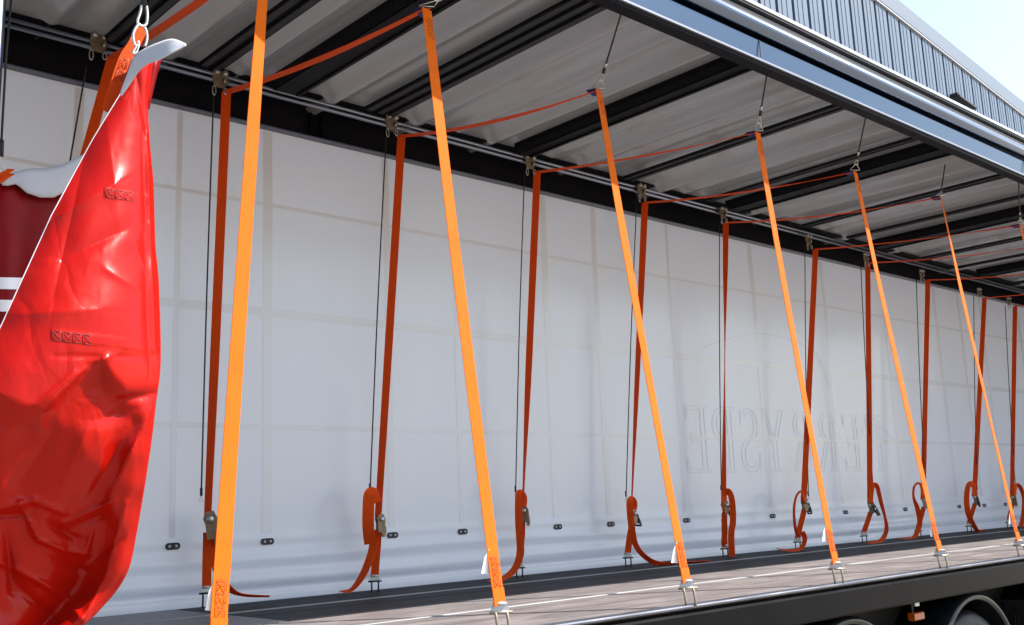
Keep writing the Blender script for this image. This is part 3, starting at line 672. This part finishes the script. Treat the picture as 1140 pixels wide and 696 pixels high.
# ---------------------------------------------------------------- elastic cords carrying the front bends
GB = 'elastic cords with snap hooks under the near roof rail'
BT = [None, (478, -75), (696, 14), (856, 84), (968, 130), (1051, 186), (1136, 203)]
BL = ['', 'black elastic cord at the top of the picture, only its snap hook in view', 'longest visible black elastic cord, left of the wide dark roof bow', 'black elastic cord third from the right, hanging beside a dark roof bow', 'black elastic cord second from the right with a clear view of its snap hook', 'black elastic cord just left of the rightmost one', 'rightmost black elastic cord at the picture edge']
for i in range(1, 7):
    ft = Vector((SP[i]['ft'][0], SP[i]['ft'][1], z(SP[i]['ft'][2])))
    a = atz(*BT[i], 2.685) if i > 1 else Vector((2.75, 2.97, z(2.685)))
    if i == 5: a = atz(1052, 184, 2.845)
    elif i > 1: a = Vector((a.x, 2.968 if a.y < 3.1 else 2.975, a.z))
    t = thing('elastic_cord', BL[i], 'elastic cord', a, GB)
    ring = ft + Vector((0, 0, .012)); dd = (a - ring); L = dd.length; dn = dd.normalized()
    m1 = ring + dn * min(.10, L * .38); m2 = ring + dn * min(.155, L * .6)
    b = MB(); b.tube([a, m2], .0045, 8); b.build('cord', M['cord'], t)
    b = MB(); b.tube([m1, m1.lerp(m2, .55)], .009, 8); b.build('rubber_grip', M['cord'], t)
    b = MB(); b.tube([m1.lerp(m2, .6), m2 + dn * .006], .0075, 8); b.build('ferrule', M['zinc'], t)
    b = MB(); sx = Vector((.018, -.012, 0)); mid = ring + dn * .055
    b.tube(smooth_pts([m1, mid + sx * .55, mid + sx * .35 - dn * .01], 4), .0025, 6); b.tube(smooth_pts([m1, mid - sx * .55, mid - sx * .35 - dn * .01], 4), .0025, 6)
    b.tube([mid + sx * .35 - dn * .008, mid - sx * .35 - dn * .008], .0025, 6)
    b.tube([mid + dn * .004, ring - sx * 1.5 + Vector((0, 0, .002))], .0025, 6); b.tube([mid + dn * .004, ring + sx * 1.5 + Vector((0, 0, .002))], .0025, 6)
    b.tube([ring - sx * 1.5, ring + sx * 1.5], .0025, 6)
    b.build('snap_hook', M['zinc'], t)

# ---------------------------------------------------------------- rail runners and their drop cords at the far side
GRN = 'runners clamped to the far lashing track'
GDC = 'black drop cords beside the rear straps'
RN = [(108, 50), (243, 90), (434, 138), (588, 182), (712, 213), (803, 238), (898, 268), (962, 288), (1024, 306), (1088, 326), (1121, 336)]
DC = [((96, 75), (60, 290)), ((238, 100), (224, 552)), ((430, 150), (412, 546)), ((584, 190), (574, 548)), ((709, 218), (697, 553)), ((801, 244), (803, 546)), ((896, 272), (900, 552)), ((958, 292), (972, 542)), ((1020, 310), (1030, 542)), ((1084, 330), (1088, 545)), ((1119, 340), (1131, 550))]
WH = ['at the upper left, above the red curtain tip', 'left of the widest orange strap', 'above the strap with the folded tail bundle', 'fourth along from the left', 'left of the strap that trails over the deck', 'above the strap pinched thin', 'above the strap with the thin loop', 'above the strap with the bowed loop', 'above the strap with the small left loop', 'second from the right edge', 'nearest the right picture edge']
proto = None
def make_runner(loc):
    t = thing('track_runner', '', 'runner', loc, GRN); L = Vector(loc)
    b = MB(); b.plate([L + Vector(p) for p in ((-.035, -.016, .05), (.035, -.016, .05), (.045, -.016, .0), (.03, -.016, -.045), (-.03, -.016, -.045), (-.045, -.016, 0))], (0, -1, 0), .004); b.build('runner_plate', M['bronze'], t)
    for k in (-.024, .024):
        b = MB(); b.lathe([(0, -.012), (.016, -.012), (.010, -.004), (.010, .004), (.017, .012), (0, .012)], (L.x + k, L.y - .028, L.z + .036), 'y', 14); b.build('runner_wheel', M['zinc'], t)
    b = MB(); b.tube([L + Vector((.02, -.03, -.02)), L + Vector((.028, -.03, .012))], .008, 8); b.build('brass_pin', M['brass'], t)
    for k, ln in ((-.036, .055), (.03, .035)):
        b = MB(); c0 = L + Vector((k, -.026, -.045)); b.tube([c0 + Vector((.010 * math.sin(a), 0, -ln / 2 - .5 * ln * math.cos(a))) for a in [2 * math.pi * q / 14 for q in range(14)]], .0028, 6, True); b.build('ring', M['zinc'], t)
    return t
for i, ((u, v), ((u0, v0), (u1, v1))) in enumerate(zip(RN, DC)):
    p = aty(u, v, 4.99)
    if proto is None: proto = make_runner(p); r = proto
    else:
        r = proto.copy(); C.objects.link(r); r.location = p
        for ch in proto.children:
            c_ = ch.copy(); C.objects.link(c_); c_.parent = r
    r['label'] = 'small metal track runner ' + WH[i]
    a = aty(u0, v0, 4.98); e = aty(u1, v1, YR - .01)
    t = thing('drop_cord', 'thin black cord ' + WH[i].replace('above', 'behind'), 'cord', a, GDC)
    b = MB(); b.tube(smooth_pts([a, a.lerp(e, .5) + Vector((0, .008, 0)), e], 6), .0042, 6); b.build('cord', M['cord'], t)
    b = MB(); b.tube([e + Vector((0, 0, .04)), e + Vector((0, 0, .0))], .007, 6); b.build('cord_end', M['cord'], t)
    b = MB(); b.tube([e, e + Vector((-.012, 0, -.03)), e + Vector((.012, 0, -.03))], .002, 5, True); b.build('wire_hook', M['zinc'], t)

# ---------------------------------------------------------------- red curtain bundle hanging at the near side
LE = [(62, 149), (93, 141), (155, 103), (240, 57), (365, 0), (470, -60), (560, -110), (760, -170)]
RE = [(62, 172), (90, 168), (119, 165), (207, 171), (271, 173), (316, 177), (402, 179), (447, 174), (490, 169), (549, 160), (611, 149), (644, 143), (670, 119), (694, 97), (730, 60), (760, 20)]
def smooth_t(T):
    q = smooth_pts([(a, b_, 0) for a, b_ in T], 6); out = []
    for p in q:
        if not out or p.x > out[-1][0] + .01: out.append((p.x, p.y))
    return out
RE_ = smooth_t([(62, 172), (90, 168), (119, 165), (160, 167), (207, 171), (271, 173), (316, 177), (402, 179), (447, 174), (490, 169), (549, 160), (600, 151), (632, 144), (655, 132), (675, 115), (694, 96), (730, 50), (760, 0)])
def interp(T, v):
    if v <= T[0][0]: return T[0][1]
    for (a, x), (b_, y) in zip(T, T[1:]):
        if v <= b_: return lerp(x, y, (v - a) / (b_ - a))
    return T[-1][1]
def segd(px, py, ax, ay, bx, by):
    dx, dy = bx - ax, by - ay; t = ((px - ax) * dx + (py - ay) * dy) / (dx * dx + dy * dy); tc = max(0, min(1, t))
    d = math.hypot(px - ax - dx * tc, py - ay - dy * tc); side = (px - ax) * dy - (py - ay) * dx
    return d, tc, (1 if side > 0 else -1)
# creases: ax, ay, bx, by, width, height (towards the viewer, metres)
CRE = [
 # long vertical creases on the upper sheet
 (152, 85, 163, 150, 5, -.010), (163, 150, 167, 250, 5, .010), (158, 150, 162, 250, 6, -.008), (167, 250, 172, 390, 7, .012), (160, 260, 166, 400, 8, -.008),
 (118, 130, 135, 260, 22, .007), (95, 170, 60, 330, 20, -.012), (50, 250, 128, 205, 16, .020), (70, 290, 140, 255, 12, -.010),
 (20, 350, 110, 345, 24, .014), (60, 397, 166, 398, 5, -.006), (118, 300, 158, 325, 7, .006), (150, 270, 162, 300, 4, .005), (110, 402, 126, 396, 6, .016),
 # underside of the overhang
 (94, 410, 48, 456, 5, .016), (84, 414, 40, 452, 5, .012), (172, 438, 132, 446, 10, -.024), (150, 455, 100, 470, 14, -.014), (30, 470, -40, 500, 24, .020),
 (168, 455, 120, 560, 12, .022), (150, 470, 95, 560, 10, -.012), (60, 480, 20, 540, 16, -.016), (100, 470, 70, 540, 18, .014),
 # gathered pouch at the bottom
 (-80, 548, 0, 566, 10, .030), (0, 566, 38, 557, 7, .026), (38, 557, 75, 572, 8, .020), (128, 556, 72, 582, 4, .022), (-40, 575, 30, 574, 9, -.030), (76, 590, 118, 572, 8, -.020),
 (22, 560, 42, 600, 5, .026), (42, 600, 70, 612, 4, .020), (70, 612, 96, 617, 4, .018), (96, 617, 103, 588, 4, .020), (55, 585, 85, 600, 8, -.030),
 (6, 590, 14, 660, 9, -.026), (18, 634, 44, 648, 5, .020), (44, 648, 72, 664, 5, .018), (72, 664, 92, 692, 5, .020), (-40, 610, 18, 634, 8, .02),
 (20, 655, 60, 690, 8, -.016), (100, 625, 135, 600, 9, -.014), (140, 560, 118, 640, 7, .014), (118, 640, 92, 690, 5, .014), (60, 625, 110, 640, 8, -.014), (-60, 650, 30, 720, 18, .03),
]
def hash2(i, j): 
    n = math.sin(i * 127.1 + j * 311.7) * 43758.5453; return n - math.floor(n)
def vnoise(x, y):
    i, j = math.floor(x), math.floor(y); fx, fy = x - i, y - j; fx = fx * fx * (3 - 2 * fx); fy = fy * fy * (3 - 2 * fy)
    return lerp(lerp(hash2(i, j), hash2(i + 1, j), fx), lerp(hash2(i, j + 1), hash2(i + 1, j + 1), fx), fy) - .5
LIP = [(-200, 430), (-60, 432), (0, 442), (45, 452), (70, 432), (95, 410), (112, 403), (126, 420), (140, 430), (182, 434)]
def red_y(u, v):
    l, r = interp(LE, v), interp(RE_, v); s_ = max(0, min(1, (u - l) / max(1, r - l)))
    big = .02 + .16 * sstep(62, 430, v) 
    dl = v - interp(LIP, u) - 6 * math.sin(u * .05); fr = 1 - sstep(.80, .97, s_)
    big -= (.040 * sstep(-8, 34, dl) - .025 * sstep(50, 130, dl)) * fr
    big -= .30 * sstep(440, 690, v) * (.55 + .45 * fr)
    y = 2.76 - big
    rnd = min(.10, .03 + .10 * sstep(80, 400, v))
    y += rnd * (abs(s_ - .42) / .58) ** (3.0 if s_ > .42 else 2.0)
    for ax, ay, bx, by, wd_, am in CRE:
        if abs(v - (ay + by) / 2) > abs(by - ay) / 2 + 3 * wd_: continue
        d, tc, sd = segd(u, v, ax, ay, bx, by)
        if d < 3.2 * wd_:
            k = 1 if sd > 0 else 1.5
            y -= .75 * am * (.3 * math.exp(-(d / wd_ * k) ** 2) + .85 * math.exp(-d / wd_ * k * 1.5)) * (.35 + .65 * math.sin(math.pi * (.12 + .76 * tc)))
    # sewn straps standing slightly proud
    for (a0, b0, a1, b1, hw) in ((57, 372, 168, 386, 6.5), (116, 214, 166, 222, 5.5)):
        if a0 < u < a1:
            vc = lerp(b0, b1, (u - a0) / (a1 - a0)); y -= .0018 * sstep(hw, hw - 1.6, abs(v - vc))
    cr = sstep(430, 480, v)
    y += .010 * vnoise(u / 44, v / 60) + (.0015 + .004 * cr) * vnoise(u / 16, v / 24) + .0005 * vnoise(u / 6, v / 9) + cr * .02 * vnoise(u / 26 + 5, v / 30)
    return y
rc = thing('red_side_curtain', 'glossy red curtain bunched at left with its corner pulled up to a hook', 'curtain', (1.0, 2.7, D))
rows = []; back = []
NV, NU = 330, 130
for i in range(NV + 1):
    v = lerp(62, 760, i / NV); l, r = interp(LE, v), interp(RE_, v); row = []; bk = []
    for j in range(NU + 1):
        s_ = j / NU; s_ = .5 - .5 * math.cos(math.pi * s_) if False else s_
        u = lerp(l, r, s_); row.append(aty(u, v, red_y(u, v)))
    rows.append(row)
    # the sheet turns back behind itself
    for j in range(1, 25):
        t_ = j / 24; u = lerp(r, l + .06 * (r - l), t_ ** 1.2); e_ = red_y(r, v)
        p = rows[-1][-1]; q = aty(lerp(r, l, t_), v, 2.90); front = aty(u, v, red_y(u, v))
        row.append(Vector((front.x + .0, max(front.y + .012 + .10 * math.sin(math.pi * min(1, t_ * 1.1)) ** .6, .1), front.z)))
b = MB(); b.grid(rows); b.build('curtain_fabric', M['red'], rc)
b = MB(); b.tube([aty(interp(LE, v), v, red_y(interp(LE, v), v) - .001) for v in range(64, 750, 8)], .0013, 6); b.build('cut_edge', M['whitepvc'], rc)
st = MB()
for (a0, b0, a1, b1, hw, n) in ((59, 373, 104, 379, 5, 4), (118, 214.5, 150, 219.5, 4.5, 3)):
    for k in range(n):
        ua, ub = lerp(a0, a1, k / n), lerp(a0, a1, (k + .85) / n); va, vb = lerp(b0, b1, k / n), lerp(b0, b1, (k + .85) / n)
        for pa, pb in (((ua, va - hw), (ub, vb + hw)), ((ua, va + hw), (ub, vb - hw)), ((ua, va - hw), (ua, va + hw)), ((ua, va - hw), (ub, vb - hw)), ((ua, va + hw), (ub, vb + hw))):
            st.tube([aty(lerp(pa[0], pb[0], t_), lerp(pa[1], pb[1], t_), red_y(lerp(pa[0], pb[0], t_), lerp(pa[1], pb[1], t_)) - .001) for t_ in (0, .33, .66, 1)], .0007, 4)
st.build('stitching', M['redstitch'], rc)
# fold behind the tip, in the shade-darkened red
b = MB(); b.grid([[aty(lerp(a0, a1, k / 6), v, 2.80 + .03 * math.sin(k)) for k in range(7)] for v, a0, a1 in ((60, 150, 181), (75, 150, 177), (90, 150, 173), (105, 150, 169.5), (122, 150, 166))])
b.build('back_fold', M['shadedred'], rc, solid=.002)
# white inside of the sheet, curled over at the tip
UP = [(134, 103), (141, 84), (149, 64), (160, 55), (175, 48), (192, 43.5), (207, 49)]
LO = [(135, 108), (146, 92), (156, 78), (166, 71), (177, 67), (190, 60), (207.5, 51)]
YU = [2.735, 2.72, 2.70, 2.67, 2.63, 2.58, 2.54]; YL = [2.73, 2.70, 2.66, 2.62, 2.58, 2.55, 2.535]
U1 = smooth_pts([(a, b_, y) for (a, b_), y in zip(UP, YU)], 5); L1 = smooth_pts([(a, b_, y) for (a, b_), y in zip(LO, YL)], 5)
b = MB(); b.grid([[aty(lerp(p.x, q.x, k / 8), lerp(p.y, q.y, k / 8) , lerp(p.z, q.z, k / 8) - .003 * math.sin(math.pi * k / 8)) for k in range(9)] for p, q in zip(U1, L1)])
b.build('turned_lining', M['whitepvc'], rc, solid=.002)
# ---- hook chain that carries the corner
hc = thing('snap_hook_chain', 'two bright steel snap hooks holding up the red curtain corner', 'hook', aty(160, 0, 2.74))
def ringpx(mb, pts, y, r=.0042): mb.tube(smooth_pts([aty(u, v, yy2) for (u, v), yy2 in zip(pts, y)], 5), r, 8)
b = MB(); ringpx(b, [(157.5, 6), (156, 14), (153, 24), (156, 28.5), (160, 29), (163, 26), (164, 16), (163, 7)], [2.74] * 8); ob = b.build('upper_snap_hook', M['zinc'], hc)
b = MB(); ringpx(b, [(154, 27), (150, 33), (148, 40), (150, 50), (154, 51), (154, 46)], [2.73] * 6); ringpx(b, [(154, 27), (160, 30), (163, 36), (163.5, 44), (161, 52)], [2.75] * 5); b.build('lower_snap_hook', M['zinc'], hc)
b = MB(); ringpx(b, [(152, 52), (149, 56), (148, 60), (152, 58), (154, 52)], [2.73] * 5, .0032); b.build('small_ring', M['zinc'], hc)
b = MB(); p = aty(160, 7, 2.74); b.tube([p, p + Vector((0, .02, .3)), Vector((p.x + .02, 2.93, z(2.66)))], .009, 8); b.build('strop', M['cord'], hc)
# ---- short stitched webbing next to it
ws = thing('webbing_loop', 'short stitched orange webbing end tucked behind the red curtain tip', 'strap', aty(140, 60, 2.86))
b = MB(); P2 = [aty(u, v, y) for u, v, y in ((158, 30, 2.86), (149, 50, 2.86), (139, 66, 2.86), (130, 92, 2.86), (120, 125, 2.86))]
b.ribbon(smooth_pts(P2, 4), [Vector((1, 0, .1))] * 17, .034); b.build('webbing', M['web'], ws)
b = MB(); zigzag(b, P2[2], P2[3], Vector((1, 0, .2)).normalized(), .022, Vector((0, -.004, 0)), 2); b.build('stitching', M['stitch'], ws)
# ---- post at the left edge and cord with hook
b = MB(); p0 = aty(4, 0, 2.86); b.tube([(p0.x - .012, 2.86, z(2.66)), (p0.x - .03, 2.86, z(.02))], .024, 16)
tag(b.build('curtain_pole', M['round'], None), 'upright silver curtain pole cut off by the left picture edge', 'pole')
# ---- red curtain behind, shade put into its darker colour
dc = thing('shaded_side_curtain', 'red curtain with two white stripes, darkened as in shade, behind the bright red one', 'curtain', aty(20, 300, 3.8))
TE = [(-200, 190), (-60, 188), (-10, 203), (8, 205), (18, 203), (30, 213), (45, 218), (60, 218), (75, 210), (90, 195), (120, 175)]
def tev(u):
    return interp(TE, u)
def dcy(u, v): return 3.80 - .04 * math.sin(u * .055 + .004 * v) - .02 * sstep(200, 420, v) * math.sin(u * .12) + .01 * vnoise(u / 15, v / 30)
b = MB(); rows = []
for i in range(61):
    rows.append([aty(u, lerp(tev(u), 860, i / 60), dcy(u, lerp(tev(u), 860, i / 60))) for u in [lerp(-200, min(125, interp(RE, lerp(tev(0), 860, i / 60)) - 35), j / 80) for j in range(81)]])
b.grid(rows); b.build('curtain_fabric', M['shadedred'], dc, solid=.002)
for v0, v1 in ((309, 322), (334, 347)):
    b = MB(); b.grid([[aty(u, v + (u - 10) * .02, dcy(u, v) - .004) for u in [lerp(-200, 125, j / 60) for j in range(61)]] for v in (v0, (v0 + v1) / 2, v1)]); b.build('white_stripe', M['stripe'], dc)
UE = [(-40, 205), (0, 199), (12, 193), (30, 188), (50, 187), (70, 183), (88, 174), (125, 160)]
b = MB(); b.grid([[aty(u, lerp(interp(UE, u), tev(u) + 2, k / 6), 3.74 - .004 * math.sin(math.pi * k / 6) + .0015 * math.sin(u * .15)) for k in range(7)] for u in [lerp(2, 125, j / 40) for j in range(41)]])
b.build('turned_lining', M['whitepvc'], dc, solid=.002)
b = MB(); 
for dv in (0, 5): b.ribbon(smooth_pts([aty(u, v + dv, 3.68) for u, v in ((-20, 200), (0, 196), (8, 191), (16, 189))], 4), [Vector((0, 0, 1))] * 13, [.018] * 9 + [.014, .01, .006, .003])
b.build('strap_end', M['web'], dc)
hcord = thing('hanging_cord', 'black cord with a small wire hook at the left picture edge', 'cord', aty(6, 60, 3.66))
b = MB(); a = aty(7, 60, 3.66); e = aty(1.5, 158, 3.66); b.tube([Vector((a.x + .02, 3.66, z(2.66))), a, e], .004, 6); b.build('cord', M['cord'], hcord)
b = MB(); b.tube([aty(1.5, 156, 3.66), aty(1, 174, 3.66)], .009, 8); b.build('cord_grip', M['cord'], hcord)
b = MB(); b.tube(smooth_pts([aty(u, v, 3.66) for u, v in ((1, 174), (-1, 181), (2, 187), (6, 190))], 4), .003, 6); b.build('wire_hook', M['zinc'], hcord)
